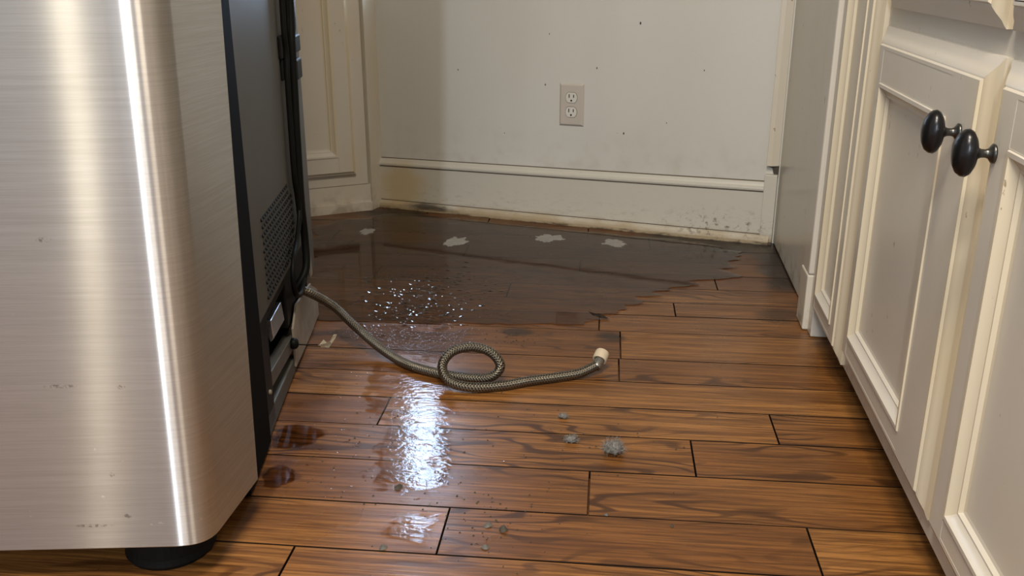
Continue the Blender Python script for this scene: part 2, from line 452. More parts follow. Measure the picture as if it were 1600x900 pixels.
# ------------------------------------------------------------------ room shell
fl = obj('floor', MB().box(-2.0, 1.05, -2.4, 2.95, -0.06, -0.0135), M['wood'])
tag(fl, 'brown oak plank floor, wet and stained towards the back wall', kind='structure')
SL = 0.030
rows = [0.055, 0.162, 0.268, 0.372, 0.472, 0.575, 0.680, 0.785, 0.887, 0.988, 1.096, 1.212, 1.322, 1.424, 1.527, 1.628, 1.766, 1.862, 1.945, 2.040, 2.140, 2.238, 2.340, 2.440, 2.540, 2.640, 2.740, 2.840]
joints = {9: [-1.15, -0.228, 0.249], 10: [-0.85, -0.043], 11: [-0.95, 0.108], 12: [-1.2, -0.395, 0.241], 13: [-0.75, 0.62], 14: [-0.80, -0.011], 15: [-0.95, -0.011],
          16: [-0.75, -0.057], 17: [-0.95, 0.10], 18: [-1.1, -0.27, 0.55], 19: [-0.6, 0.20], 20: [-0.95, -0.12], 21: [-0.42, 0.5], 22: [-0.8, 0.05]}
for i in range(len(rows)-1):
    y0, y1 = rows[i] + 0.0011, rows[i+1] - 0.0011
    js = joints.get(i)
    if js is None:
        a = random.uniform(-1.5, -0.9); js = [a, a + random.uniform(0.7, 1.1)]
    xs = [-1.98] + sorted(js) + [0.98]
    for k in range(len(xs)-1):
        xa, xb = xs[k] + 0.0009, xs[k+1] - 0.0009
        xc, yc = (xa+xb)/2, (y0+y1)/2
        zt = random.uniform(-0.0005, 0.0)
        hx, hy = (xb-xa)/2, (y1-y0)/2
        mb = MB(); e = 0.0004
        # bevelled top: outer ring lower, inner ring at the surface
        n = 0
        ring = lambda ex, ey, z: [(-hx+ex, -hy+ey, z), (hx-ex, -hy+ey, z), (hx-ex, hy-ey, z), (-hx+ex, hy-ey, z)]
        mb.v = [Vector(p) for p in ring(0, 0, -0.013) + ring(0, 0, zt-0.0008) + ring(e, e, zt)]
        for q in range(4):
            r2 = (q+1) % 4
            mb.f.append((q, r2, 4+r2, 4+q)); mb.f.append((4+q, 4+r2, 8+r2, 8+q))
        mb.f += [(3, 2, 1, 0), (8, 9, 10, 11)]
        ctr = Vector((xc, yc + SL*xc, 0))
        Mr = Matrix.Rotation(SL, 4, 'Z')
        mb.v = [Mr @ v + ctr for v in mb.v]
        pk = obj('plank', mb, M['wood'], fl, origin=ctr, rotz=SL)
        pk.data.materials.append(M['joint'])
        for p in pk.data.polygons:
            if p.normal.z < 0.9: p.material_index = 1

def W(s, d, z):
    """back wall coordinates: s along, d out of the wall into the room, z up"""
    return WA + WD*s + WN*d + Vector((0, 0, z))
ang_w = math.atan2(WD.y, WD.x)
SW = 1.17
mb = MB()
wx0, wx1, wz0, wz1 = 0.015, 0.165, 0.628, 1.30
def wb(s0, s1, z0, z1): mb.box(s0, s1, 0, 1, z0, z1, lambda s, d, z: W(s, -0.10*(1-d), z))
wb(-0.6, wx0, -0.01, 2.4); wb(wx1, SW, -0.01, 2.4); wb(wx0, wx1, -0.01, wz0); wb(wx0, wx1, wz1, 2.4)
bw = obj('wall_back', mb, M['wall'], origin=WA, rotz=ang_w)
tag(bw, 'scuffed off-white back wall behind the pulled-out appliance', kind='structure')
wn = obj('added_window_1', MB().box(wx0, wx1, 0, 1, wz0, wz1, lambda s, d, z: W(s, -0.06 - 0.006*d, z)), M['glass'], origin=W(0.09, 0, wz0))  # unseen window put in so the wet floor has something bright to reflect
tag(wn, 'narrow unseen window added for the floor reflection, left in the back wall', kind='structure')
fr = MB()
obj('added_window_frame', MB().box(wx0, wx0+0.008, 0, 1, wz0, wz1, lambda s, d, z: W(s, -0.08 + 0.03*d, z)), M['trim'], wn)
obj('added_window_frame', MB().box(wx1-0.008, wx1, 0, 1, wz0, wz1, lambda s, d, z: W(s, -0.08 + 0.03*d, z)), M['trim'], wn)
obj('added_window_sill', MB().box(wx0, wx1, 0, 1, wz0, wz0+0.008, lambda s, d, z: W(s, -0.10 + 0.10*d, z)), M['trim'], wn)

# other shell walls
tag(obj('ceiling', MB().box(-2.0, 1.05, -0.6, 3.4, 2.40, 2.46), M['shell']), 'plain pale ceiling above the kitchen', kind='structure')
tag(obj('wall_left', MB().box(-2.06, -2.0, 0.3, 3.4, -0.05, 2.46), M['shell']), 'plain pale wall far left of the appliance', kind='structure')
tag(obj('wall_right', MB().box(1.0, 1.06, -2.4, 3.4, -0.05, 2.46), M['shell']), 'plain pale wall behind the right-hand cabinets', kind='structure')

# baseboard of the back wall: board, cap, shoe (top runs slightly out of level like the old floor)
bbm = M['base']
def ztop(s): return 0.147 + 0.0165*(s/1.12)
def bsweep(prof, s0, s1):
    mb = MB(); n = len(prof)
    for s in (s0, s1):
        k = ztop(s)/0.15
        for d, z in prof: mb.v.append(W(s, d, z*k))
    for i in range(n):
        j = (i+1) % n; mb.f.append((i, j, n+j, n+i))
    mb.f += [tuple(reversed(range(n))), tuple(n+i for i in range(n))]
    return mb
bb = obj('baseboard_back', bsweep([(0.0, 0.0), (0.013, 0.0), (0.013, 0.128), (0.0, 0.128)], 0.0, 1.155), bbm, origin=WA, rotz=ang_w)
tag(bb, 'tall off-white baseboard with yellow leak stain and mouldy foot', kind='structure')
obj('baseboard_cap', bsweep([(0.0, 0.128), (0.013, 0.128), (0.0165, 0.130), (0.0175, 0.134), (0.0165, 0.138), (0.012, 0.1405), (0.010, 0.144), (0.0085, 0.1485), (0.006, 0.150), (0.0, 0.150)], 0.0, 1.155), bbm, bb, origin=WA, rotz=ang_w)
obj('shoe_moulding', bsweep([(0.013, -0.002), (0.027, -0.002), (0.0265, 0.008), (0.024, 0.015), (0.020, 0.0195), (0.013, 0.022)], 0.0, 1.150), bbm, bb, origin=WA, rotz=ang_w)

M['crack'] = simple('dirty_crack', (0.10, 0.075, 0.05), 0.9)
obj('caulk_gap', bsweep([(0.0, 0.1502), (0.0035, 0.1502), (0.0025, 0.1518), (0.0, 0.1518)], 0.0, 1.128), M['crack'], bb, origin=WA, rotz=ang_w)
obj('caulk_gap', bsweep([(0.013, 0.0222), (0.0142, 0.0222), (0.0142, 0.0236), (0.013, 0.0236)], 0.0, 1.128), M['crack'], bb, origin=WA, rotz=ang_w)
obj('caulk_gap', bsweep([(0.013, 0.1262), (0.0140, 0.1262), (0.0140, 0.1278), (0.013, 0.1278)], 0.0, 1.128), M['crack'], bb, origin=WA, rotz=ang_w)
# corner trim at the right end of the back wall, broken off low down
ct = obj('trim_1', MB().prism([(0, 0), (0, 1), (0.4, 1), (1, 0.4), (1, 0)], 0, 1, lambda s, d, z: W(1.128 + 0.030*s - 0.0*z, 0.016*d, 0.207 + 1.1*z)), M['trim'], origin=W(1.14, 0, 0.2), bevel=0.001)
tag(ct, 'narrow vertical corner trim broken off above the baseboard', kind='structure')
tb = obj('trim_2', MB().box(1.126, 1.158, 0, 1, 0, 1, lambda s, d, z: W(s, 0.019*d, -0.002 + 0.187*z)), M['base'], origin=WA, rotz=ang_w, bevel=0.0015)
tag(tb, 'stained corner block at the right end of the baseboard', kind='structure')
obj('broken_edge', MB().prism([(1.130, 0.2045), (1.142, 0.201), (1.150, 0.176), (1.1585, 0.176), (1.1585, 0.2085), (1.130, 0.2085)], 0, 1, lambda s, z, d: W(s, 0.001 + 0.004*d, z)), M['crumb'], ct)

# side panel of the niche on the right, its proud stile and base block
sp = obj('trim_3', MB().box(0.374, 0.40, 1.895, 2.50, 0.004, 2.3), M['cab'], bevel=0.001)
tag(sp, 'tall off-white side panel lining the right of the niche', kind='structure')
ps = obj('trim_4', MB().box(0.3535, 0.40, 1.822, 1.893, 0.118, 2.3), M['cab'], bevel=0.004)
tag(ps, 'cream vertical stile at the front edge of the side panel', kind='structure')
obj('base_block', MB().box(0.3518, 0.40, 1.821, 1.896, 0.001, 0.117), M['trim'], ps, bevel=0.003)

# ------------------------------------------------------------------ right-hand cabinets
XF = 0.374                      # face frame plane; doors stand proud towards -x
LIP = [(0.0, 0.0), (0.0, 0.007), (0.003, 0.0085), (0.008, 0.010), (0.015, 0.0145), (0.021, 0.0175), (0.0235, 0.0175), (0.0255, 0.0205), (0.030, 0.0205)]
INN = [(0.0, 0.0205), (0.0012, 0.0205), (0.0022, 0.0225), (0.007, 0.0225), (0.0095, 0.0185), (0.017, 0.0140), (0.0195, 0.0140), (0.022, 0.0095), (0.028, 0.0080)]
def moulding(T, a0, a1, z0, z1, prof, mat, parent, name):
    """mitred moulding round a rectangle; T(a, height, z); profile = (distance in, height)"""
    for side in range(4):
        mb = MB()
        for d, h in prof:
            c = [(a0+d, z0+d), (a1-d, z0+d), (a1-d, z1-d), (a0+d, z1-d)]
            p, q = c[side], c[(side+1) % 4]
            mb.v += [Vector(T(p[0], h, p[1])), Vector(T(q[0], h, q[1]))]
        # back corners so that the strip is solid
        d, h = prof[-1]
        for (dd, hh) in ((d, min(x[1] for x in prof) - 0.003), (prof[0][0], min(x[1] for x in prof) - 0.003)):
            c = [(a0+dd, z0+dd), (a1-dd, z0+dd), (a1-dd, z1-dd), (a0+dd, z1-dd)]
            p, q = c[side], c[(side+1) % 4]
            mb.v += [Vector(T(p[0], hh, p[1])), Vector(T(q[0], hh, q[1]))]
        n = len(prof) + 2
        for i in range(n):
            j = (i+1) % n
            mb.f.append((2*i, 2*i+1, 2*j+1, 2*j))
        mb.f += [tuple(2*i for i in range(n)), tuple(2*i+1 for i in reversed(range(n)))]
        o = obj(name, mb, M['cream'] if side % 2 else mat, parent)  # vertical strips get a creamier paint than the horizontal ones
        auto_smooth(o, 28)
def door(T, parent, a0, a1, z0, z1, st0, st1, rl0, rl1, mat, field=False, lip=LIP, name='door'):
    """framed door: panel mesh with edge mouldings, stiles, rails, inner mouldings"""
    i0, i1, j0, j1 = a0 + st0, a1 - st1, z0 + rl0, z1 - rl1
    L = lip[-1][0]; H = lip[-1][1]
    d = obj(name, MB().box(i0 + 0.002, i1 - 0.002, 0.001, 0.0085, j0 + 0.002, j1 - 0.002, T), mat, parent)
    moulding(T, a0, a1, z0, z1, lip, mat, d, 'edge_moulding')
    e = 0.0
    obj('stile', MB().box(a0+L, i0, 0.0, H, z0+L, z1-L, T), mat, d)
    obj('stile', MB().box(i1, a1-L, 0.0, H, z0+L, z1-L, T), mat, d)
    obj('rail', MB().box(i0+0.0004, i1-0.0004, 0.0, H-0.0003, z0+L, j0, T), mat, d)
    obj('rail', MB().box(i0+0.0004, i1-0.0004, 0.0, H-0.0003, j1, z1-L, T), mat, d)
    moulding(T, i0, i1, j0, j1, INN, mat, d, 'panel_moulding')
    if field:
        moulding(T, i0+0.045, i1-0.045, j0+0.045, j1-0.045, [(0.0, 0.0085), (0.022, 0.016), (0.024, 0.018), (0.028, 0.018)], mat, d, 'raised_edge')
        obj('raised_field', MB().box(i0+0.072, i1-0.072, 0.008, 0.018, j0+0.072, j1-0.072, T), mat, d)
    return d
TX = lambda a, h, z: (XF - h, a, z)
def drawer(T, parent, a0, a1, z0, z1, mat):
    L, H = LIP[-1]
    d = obj('drawer', MB().box(a0+L-0.001, a1-L+0.001, 0.0, H, z0+L-0.001, z1-L+0.001, T), mat, parent)
    moulding(T, a0, a1, z0, z1, LIP, mat, d, 'edge_moulding')
    return d
def knob(parent, y, z):
    x = XF - 0.0205
    k = obj('knob', MB().lathe([(0.0005, 0.0165), (0.010, 0.017), (0.0165, 0.019), (0.0222, 0.0225), (0.0242, 0.026), (0.0235, 0.030), (0.020, 0.0345), (0.0135, 0.0378), (0.006, 0.0394), (0.0005, 0.0398)], (x, y, z), (-1, 0, 0), 32, 0.74, (0, 0, 1)), M['knob'], parent, smooth=True)
    obj('knob_stem', MB().lathe([(0.0095, 0.0), (0.0100, 0.002), (0.0080, 0.0035), (0.0050, 0.006), (0.0042, 0.009), (0.0045, 0.013), (0.0065, 0.0165), (0.0090, 0.0185)], (x, y, z), (-1, 0, 0), 20), M['stem'], k, smooth=True)
bc = empty('base_cabinet', (0.6, 1.0, 0.0))
tag(bc, 'off-white base cabinet with two framed doors and dark oval knobs', 'cabinet')
obj('body', MB().box(XF, 0.99, 0.40, 1.5235, 0.044, 0.858), M['cab'], bc, bevel=0.0015)
obj('toe_kick', MB().box(0.43, 0.45, 0.42, 1.5235, 0.0, 0.044), M['toe'], bc)
d1 = door(TX, bc, 1.020, 1.506, 0.076, 0.616, 0.115, 0.050, 0.055, 0.076, M['cab'])
d2 = door(TX, bc, 0.520, 1.004, 0.076, 0.616, 0.115, 0.066, 0.055, 0.076, M['cab'])
knob(d1, 1.083, 0.530); knob(d2, 0.972, 0.528)
drawer(TX, bc, 1.034, 1.500, 0.643, 0.800, M['cab']); drawer(TX, bc, 0.520, 1.016, 0.643, 0.800, M['cab'])
nc = empty('narrow_cabinet', (0.6, 1.67, 0.0))
tag(nc, 'narrow off-white cabinet with one slim framed door beside the stile', 'cabinet')
obj('body', MB().box(XF, 0.99, 1.5245, 1.784, 0.044, 0.858), M['cab'], nc, bevel=0.0015)
obj('end_panel', MB().box(0.3625, 0.99, 1.7845, 1.8185, 0.001, 0.858), M['cab'], nc, bevel=0.0015)
obj('toe_kick', MB().box(0.43, 0.45, 1.5245, 1.784, 0.0, 0.044), M['toe'], nc)
door(TX, nc, 1.532, 1.782, 0.052, 0.800, 0.055, 0.042, 0.050, 0.076, M['cab'])
wt = obj('worktop', MB().box(0.345, 0.995, 0.0, 1.815, 0.8585, 0.898), M['counter'], bevel=0.004)
tag(wt, 'dark stone worktop lying on the right-hand cabinets', 'worktop')

# ------------------------------------------------------------------ angled corner cabinet at the back left
CA = Vector((-0.778, 2.640, 0.0)); CU = Vector((-0.854, -0.520, 0.0)).normalized()
CN = Vector((0.520, -0.854, 0.0)).normalized()       # out of the face, towards the room
CN = CN if CN.dot(Vector((0, 0, 0)) - CA) > 0 else -CN
TC = lambda a, h, z: CA + CU*a + CN*h + Vector((0, 0, z))
cc = empty('corner_cabinet', CA + CU*0.25)
tag(cc, 'cream corner cabinet with raised-panel door behind the steel appliance', 'cabinet')
obj('body', MB().box(0.0, 0.52, -0.24, -0.006, 0.080, 0.86, TC), M['cab'], cc, bevel=0.0015)
obj('plinth', MB().box(-0.006, 0.52, -0.24, -0.004, 0.0, 0.079, TC), M['cab'], cc)
obj('plinth_strip', MB().box(-0.008, 0.52, -0.004, 0.003, 0.0, 0.026, TC), M['cab'], cc)
LIP2 = [(0.0, -0.006), (0.0, 0.006), (0.003, 0.008), (0.007, 0.010), (0.010, 0.012), (0.012, 0.012)]
INN_bak = INN
door(lambda a, h, z: TC(a, h - 0.006, z), cc, 0.038, 0.44, 0.115, 0.80, 0.050, 0.050, 0.052, 0.052, M['cab'], field=False, lip=[(0.0, 0.0), (0.0, 0.012), (0.003, 0.0135), (0.006, 0.0165), (0.010, 0.0205), (0.012, 0.0205)])
# filler between the corner cabinet and the back wall
fi = obj('trim_5', MB().prism([(-0.7705, 2.6455), (-0.7525, 2.705), (-0.95, 2.86), (-0.98, 2.80)], 0.0, 2.3), M['trim'])
tag(fi, 'narrow cream filler between corner cabinet and back wall', kind='structure')

# ------------------------------------------------------------------ wall outlet
ou = empty('wall_outlet', W(0.598, 0, 0.335))
tag(ou, 'beige duplex electrical outlet on the back wall', 'outlet')
oc_s, oc_z = 0.5975, 0.335
def plate():
    mb = MB(); hw, hh = 0.0345, 0.0573
    for (e, d) in ((0, 0.0), (0, 0.002), (0.0045, 0.0058)):
        for (a, b) in ((-1, -1), (1, -1), (1, 1), (-1, 1)):
            mb.v.append(W(oc_s + a*(hw-e), d, oc_z + b*(hh-e)))
    for r in range(2):
        for i in range(4):
            j = (i+1) % 4; mb.f.append((r*4+i, r*4+j, r*4+4+j, r*4+4+i))
    mb.f += [(3, 2, 1, 0), (8, 9, 10, 11)]
    return mb
obj('cover_plate', plate(), M['plate'], ou, bevel=0.0008)
def oval(w, h, cut, n=32):
    return [(max(-w, min(w, h*math.cos(2*math.pi*k/n))), h*math.sin(2*math.pi*k/n)*1.0) for k in range(n)]
for dz in (0.0195, -0.0195):
    so = obj('socket', MB().prism([(a, b) for a, b in [(math.cos(q)*0.0160, max(-0.0137, min(0.0137, math.sin(q)*0.0165))) for q in [2*math.pi*k/36 for k in range(36)]]], 0, 1, lambda a, b, d: W(oc_s + a, 0.0055 + 0.0017*d, oc_z + dz + b)), M['socket'], ou)
    obj('socket_gap', MB().prism([(math.cos(q)*0.0172, max(-0.0149, min(0.0149, math.sin(q)*0.0177))) for q in [2*math.pi*k/36 for k in range(36)]], 0, 1, lambda a, b, d: W(oc_s + a, 0.0050 + 0.0012*d, oc_z + dz + b)), M['ring'], so)
    for a, hh in ((-0.0064, 0.0048), (0.0064, 0.0040)):
        obj('slot', MB().box(a-0.0013, a+0.0013, 0, 1, 0.0040-hh, 0.0040+hh, lambda a, d, b: W(oc_s + a, 0.0068 + 0.0007*d, oc_z + dz + b)), M['slot'], so)
    obj('ground_hole', MB().prism([(0.0027*math.cos(2*math.pi*k/14), -0.0080 + 0.0027*math.sin(2*math.pi*k/14)) for k in range(14)], 0, 1, lambda a, b, d: W(oc_s + a, 0.0068 + 0.0007*d, oc_z + dz + b)), M['slot'], so)
for dz in (0.0, -0.046):
    obj('screw', MB().lathe([(0.0018, 0.0), (0.0018, 0.0006), (0.0008, 0.0011)], W(oc_s, 0.0055, oc_z + dz), WN, 12), M['plate'], ou)

# ------------------------------------------------------------------ the appliance pulled out on the left
rf = empty('refrigerator', (-0.90, 1.30, 0.0))
tag(rf, 'brushed steel refrigerator pulled out and turned, dark cabled side facing the niche', 'refrigerator')
FPD = Vector((-0.1905, 0.9817, 0)).normalized(); FPN = Vector((0.9817, 0.1905, 0)).normalized(); FP0 = Vector((-0.507, 1.05, 0))
def FP(t, o, z): return FP0 + FPD*t + FPN*o + Vector((0, 0, z))
# steel shell with rounded corner, extruded upwards; the bottom edge rises a little at the rear
c0 = Vector((-0.479, 0.884)); fdir = Vector((-0.988, -0.152)); sdir = Vector((0.006, 1.0))
out = []
rad = 0.034
outline = [(c0 + fdir*0.92)[:], ]
# slightly bowed front
for k in range(1, 74):
    q = 0.92 - k*(0.92 - rad*1.07)/73.0
    bow = 0.006*math.sin(math.pi*min(1.0, q/0.92))
    p = c0 + fdir*q + Vector((0.152, -0.988))*bow
    outline.append((p.x, p.y))
pa = c0 + fdir*rad*1.05; pb = c0 + sdir*rad
for k in range(1, 12):
    u = k/12.0
    # quadratic rounding through the corner
    p = pa*(1-u)**2 + c0*2*u*(1-u) + pb*u*u
    outline.append((p.x, p.y))
outline += [(pb.x, pb.y), (pb.x, pb.y + 0.002), (pb.x, pb.y + 0.006), (-0.4782, 1.036), (-0.4900, 1.0385), (-0.5150, 1.040), (-1.36, 0.905)]
mbs = MB().prism(outline, 0.056, 1.72)
for v in mbs.v: v.x += 0.024*(v.z - 0.05)      # the shell leans out a little
sh = obj('steel_shell', mbs, M['steel'], rf, origin=(-0.90, 1.30, 0.0))
auto_smooth(sh, 30)
bv = sh.modifiers.new('bevel', 'BEVEL'); bv.width = 0.0012; bv.segments = 2; bv.limit_method = 'ANGLE'; bv.angle_limit = R(50)
# dark body behind the shell
def fbox(name, t0, t1, z0, z1, o0, o1, mat, parent=rf, bevel=0.0):
    return obj(name, MB().box(t0, t1, o0, o1, z0, z1, FP), mat, parent, bevel=bevel)
obj('body', MB().prism([(-0.507-0.03, 1.043), FP(0.735, -0.035, 0)[:2], (-1.42, 1.62), (-1.30, 0.94)], 0.030, 1.70), M['cavity'], rf)
fbox('gasket', 0.02, 0.178, 0.004, 1.70, -0.034, 0.004, M['cavity'], bevel=0.004)
fbox('side_panel', 0.180, 0.655, 0.195, 1.70, -0.030, 0.0, M['dpanel'], bevel=0.002)
fbox('rear_flange', 0.657, 0.752, 0.105, 1.70, -0.030, -0.002, M['dflange'], bevel=0.002)
fbox('panel_foot', 0.180, 0.245, 0.012, 0.194, -0.030, -0.001, M['black'], bevel=0.002)
fbox('machine_cover', 0.425, 0.655, 0.094, 0.194, -0.032, -0.004, M['black'], bevel=0.003)
fbox('crossbar', 0.245, 0.425, 0.178, 0.1945, -0.030, -0.003, M['black'], bevel=0.001)
obj('lower_rail', MB().hexa([FP(0.245,-0.02,0.066), FP(0.45,-0.02,0.046), FP(0.45,-0.002,0.046), FP(0.245,-0.002,0.066), FP(0.245,-0.02,0.092), FP(0.45,-0.02,0.072), FP(0.45,-0.002,0.072), FP(0.245,-0.002,0.092)]), M['dflange'], rf, bevel=0.001)
obj('bottom_bar', MB().hexa([FP(0.178,-0.03,0.004), FP(0.46,-0.03,0.004), FP(0.46,-0.001,0.004), FP(0.178,-0.001,0.004), FP(0.178,-0.03,0.042), FP(0.46,-0.03,0.030), FP(0.46,-0.001,0.030), FP(0.178,-0.001,0.042)]), M['dpanel'], rf, bevel=0.002)
# light metal skirt low at the rear
obj('rear_skirt', MB().prism([(0.436, 0.016), (0.436, 0.090), (0.485, 0.118), (0.655, 0.100), (0.655, 0.004)], 0, 1, lambda t, z, o: FP(t, -0.001 + 0.004*o, z)), M['dirty'], rf, bevel=0.0008)
obj('rear_skirt', MB().prism([(0.658, 0.004), (0.658, 0.095), (0.735, 0.060), (0.735, 0.002)], 0, 1, lambda t, z, o: FP(t, -0.002 + 0.004*o, z)), M['dirty'], rf, bevel=0.0008)
# bright plate inside the opening
obj('drain_plate', MB().hexa([FP(0.308,-0.012,0.118), FP(0.408,-0.012,0.118), FP(0.408,-0.006,0.118), FP(0.308,-0.006,0.124), FP(0.308,-0.026,0.156), FP(0.402,-0.026,0.154), FP(0.402,-0.008,0.154), FP(0.308,-0.008,0.156)]), M['silver'], rf, bevel=0.001)
# worn pale strip and rust streak on the flange
obj('pale_strip', MB().prism([(0.634, 0.312), (0.655, 0.316), (0.668, 0.18), (0.690, 0.112), (0.672, 0.108), (0.650, 0.185)], 0, 1, lambda t, z, o: FP(t, -0.001 + 0.004*o, z)), M['dirty'], rf, bevel=0.0005)
# oval and square openings near the top with dark blocks
obj('oval_plug', MB().prism([(0.690 + 0.020*math.cos(2*math.pi*k/20), 0.603 + 0.026*math.sin(2*math.pi*k/20)) for k in range(20)], 0, 1, lambda t, z, o: FP(t, -0.003 + 0.006*o, z)), M['cavity'], rf, bevel=0.001)
fbox('terminal_block', 0.682, 0.738, 0.544, 0.576, -0.003, 0.004, M['black'], bevel=0.003)
fbox('terminal_block', 0.682, 0.738, 0.494, 0.532, -0.003, 0.004, M['black'], bevel=0.003)
fbox('cable_clip', 0.518, 0.560, 0.548, 0.588, 0.0, 0.006, M['black'], bevel=0.003)
fbox('cable_clip', 0.524, 0.555, 0.512, 0.548, 0.0, 0.005, M['black'], bevel=0.003)
# louvred vent
mv = MB()
for r in range(11):
    for q in range(17):
        t0 = 0.262 + q*0.0160 + (r % 2)*0.004; z0 = 0.334 - r*0.0125
        if t0 > 0.535 or (r < 2 and t0 > 0.50): continue
        mv.hexa([FP(t0,-0.001,z0), FP(t0+0.0105,-0.001,z0), FP(t0+0.0105,0.0032,z0), FP(t0,0.0032,z0), FP(t0,-0.001,z0+0.005), FP(t0+0.0105,-0.001,z0+0.005), FP(t0+0.0105,0.0002,z0+0.005), FP(t0,0.0002,z0+0.005)])
tag(obj('vent_louvres', mv, M['black'], rf), kind='stuff')
# cords
def spline(pts, sub=8):
    P = [Vector(p) for p in pts]; P = [P[0]*2 - P[1]] + P + [P[-1]*2 - P[-2]]
    outp = []
    for i in range(1, len(P)-2):
        for k in range(sub):
            u = k/sub
            outp.append(0.5*((2*P[i]) + (P[i+1]-P[i-1])*u + (2*P[i-1]-5*P[i]+4*P[i+1]-P[i+2])*u*u + (3*P[i]-P[i-1]-3*P[i+1]+P[i+2])*u**3))
    outp.append(P[-2].copy())
    return outp
cord = [(0.63,1.1),(0.615,0.80),(0.605,0.641),(0.590,0.565),(0.582,0.488),(0.572,0.421),(0.566,0.351),(0.562,0.282),(0.572,0.215),(0.552,0.160),(0.505,0.122),(0.470,0.09)]
obj('power_cord', MB().tube(spline([FP(t, 0.012 if z > 0.13 else -0.012, z) for t, z in cord]), 0.0072, 10), M['black'], rf, smooth=True)
cord2 = [(0.57,1.0),(0.550,0.75),(0.544,0.643),(0.540,0.591),(0.546,0.557),(0.536,0.504),(0.532,0.427),(0.530,0.349),(0.545,0.300),(0.556,0.25)]
obj('thin_cable', MB().tube(spline([FP(t, 0.009, z) for t, z in cord2]), 0.0052, 8), M['black'], rf, smooth=True)
cord3 = [(0.575,0.33),(0.545,0.27),(0.500,0.235),(0.452,0.215),(0.432,0.185),(0.450,0.150),(0.500,0.135),(0.545,0.150)]
obj('thin_cable', MB().tube(spline([FP(t, 0.010, z) for t, z in cord3]), 0.0046, 8), M['black'], rf, smooth=True)
cord4 = [(0.590,0.70),(0.596,0.62),(0.592,0.58),(0.602,0.54)]
obj('thin_cable', MB().tube(spline([FP(t, 0.008, z) for t, z in cord4]), 0.0035, 8), M['black'], rf, smooth=True)
# knob screw at the lower rail
pk = FP(0.425, -0.006, 0.066)
kb = obj('screw_knob', MB().lathe([(0.0035, -0.03), (0.0035, 0.004), (0.0095, 0.005), (0.0105, 0.009), (0.0095, 0.014), (0.006, 0.017), (0.001, 0.018)], pk, FPN, 18), M['black'], rf, smooth=True)
obj('rail_bolt', MB().lathe([(0.004, 0.0), (0.004, 0.003), (0.002, 0.004)], FP(0.215, -0.001, 0.072), FPN, 12), M['dirty'], rf)
obj('wire', MB().tube(spline([FP(0.425, 0.008, 0.064), FP(0.432, 0.03, 0.060), FP(0.438, 0.043, 0.057)]), 0.0013, 6), M['black'], rf)
# levelling foot under the steel shell
obj('levelling_foot', MB().lathe([(0.010, 0.055), (0.050, 0.048), (0.052, 0.040), (0.054, 0.014), (0.056, 0.006), (0.053, 0.0005), (0.01, 0.0005)], (-0.566, 0.955, 0.0), (0, 0, 1), 40), M['black'], rf, smooth=False)
obj('levelling_foot', MB().lathe([(0.010, 0.055), (0.050, 0.048), (0.052, 0.040), (0.054, 0.014), (0.056, 0.006), (0.053, 0.0005), (0.01, 0.0005)], (-1.25, 0.86, 0.0), (0, 0, 1), 40), M['black'], rf, smooth=False)

# torn scrap hanging by the knob
s0 = FP(0.440, 0.045, 0.056)
mb = MB()
pr = [(0.0,0.0),(0.010,0.007),(0.022,0.004),(0.032,0.010),(0.041,0.022),(0.049,0.025),(0.045,0.015),(0.036,0.003),(0.027,-0.008),(0.014,-0.010),(0.004,-0.008)]
mb.prism(pr, 0, 1, lambda a, b, d: s0 + Vector((0.62*a, 0.2*a + 0.002*d + 0.004*math.sin(a*140), 0.7*b + 0.003*math.sin(a*200)*d)))
tag(obj('tape_scrap', mb, M['scrap'], origin=s0), 'torn scrap of pale tape hanging at the lower rear of the refrigerator', 'scrap')

# ------------------------------------------------------------------ braided hose on the floor
hz = 0.0092
hp = [FP(0.554, -0.03, 0.124), FP(0.556, 0.006, 0.119), (-0.566, 1.634, 0.077), (-0.520, 1.610, 0.050), (-0.466, 1.577, 0.024), (-0.418, 1.548, hz), (-0.377, 1.519, hz), (-0.324, 1.497, hz), (-0.275, 1.486, hz), (-0.236, 1.483, 0.014),
      (-0.217, 1.487, 0.035), (-0.236, 1.498, 0.056), (-0.270, 1.501, 0.063), (-0.303, 1.490, 0.057), (-0.318, 1.472, 0.037), (-0.302, 1.455, 0.016), (-0.262, 1.447, 0.0105), (-0.210, 1.464, hz),
      (-0.165, 1.490, hz), (-0.119, 1.511, hz), (-0.080, 1.532, 0.0100), (-0.050, 1.556, 0.0165)]
hs = empty('braided_hose', (-0.27, 1.48, 0.0))
tag(hs, 'braided steel water hose coiled in a loop on the wet floor', 'hose')
obj('braid', MB().tube(spline(hp, 14), 0.0086, 18), M['braid'], hs, smooth=True)
e0 = Vector((-0.050, 1.556, 0.0165)); ed = Vector((0.010, 0.030, 0.018)).normalized()
obj('ferrule', MB().lathe([(0.0088, -0.006), (0.0094, -0.004), (0.0092, 0.006), (0.0086, 0.012), (0.0082, 0.020), (0.006, 0.022)], e0, ed, 24), M['ferrule'], hs, smooth=True)
obj('end_nut', MB().lathe([(0.0098, 0.012), (0.0122, 0.0115), (0.0132, 0.013), (0.0132, 0.026), (0.0124, 0.030), (0.0106, 0.031), (0.0100, 0.029), (0.0098, 0.012)], e0, ed, 28, closed=False), M['cap'], hs)

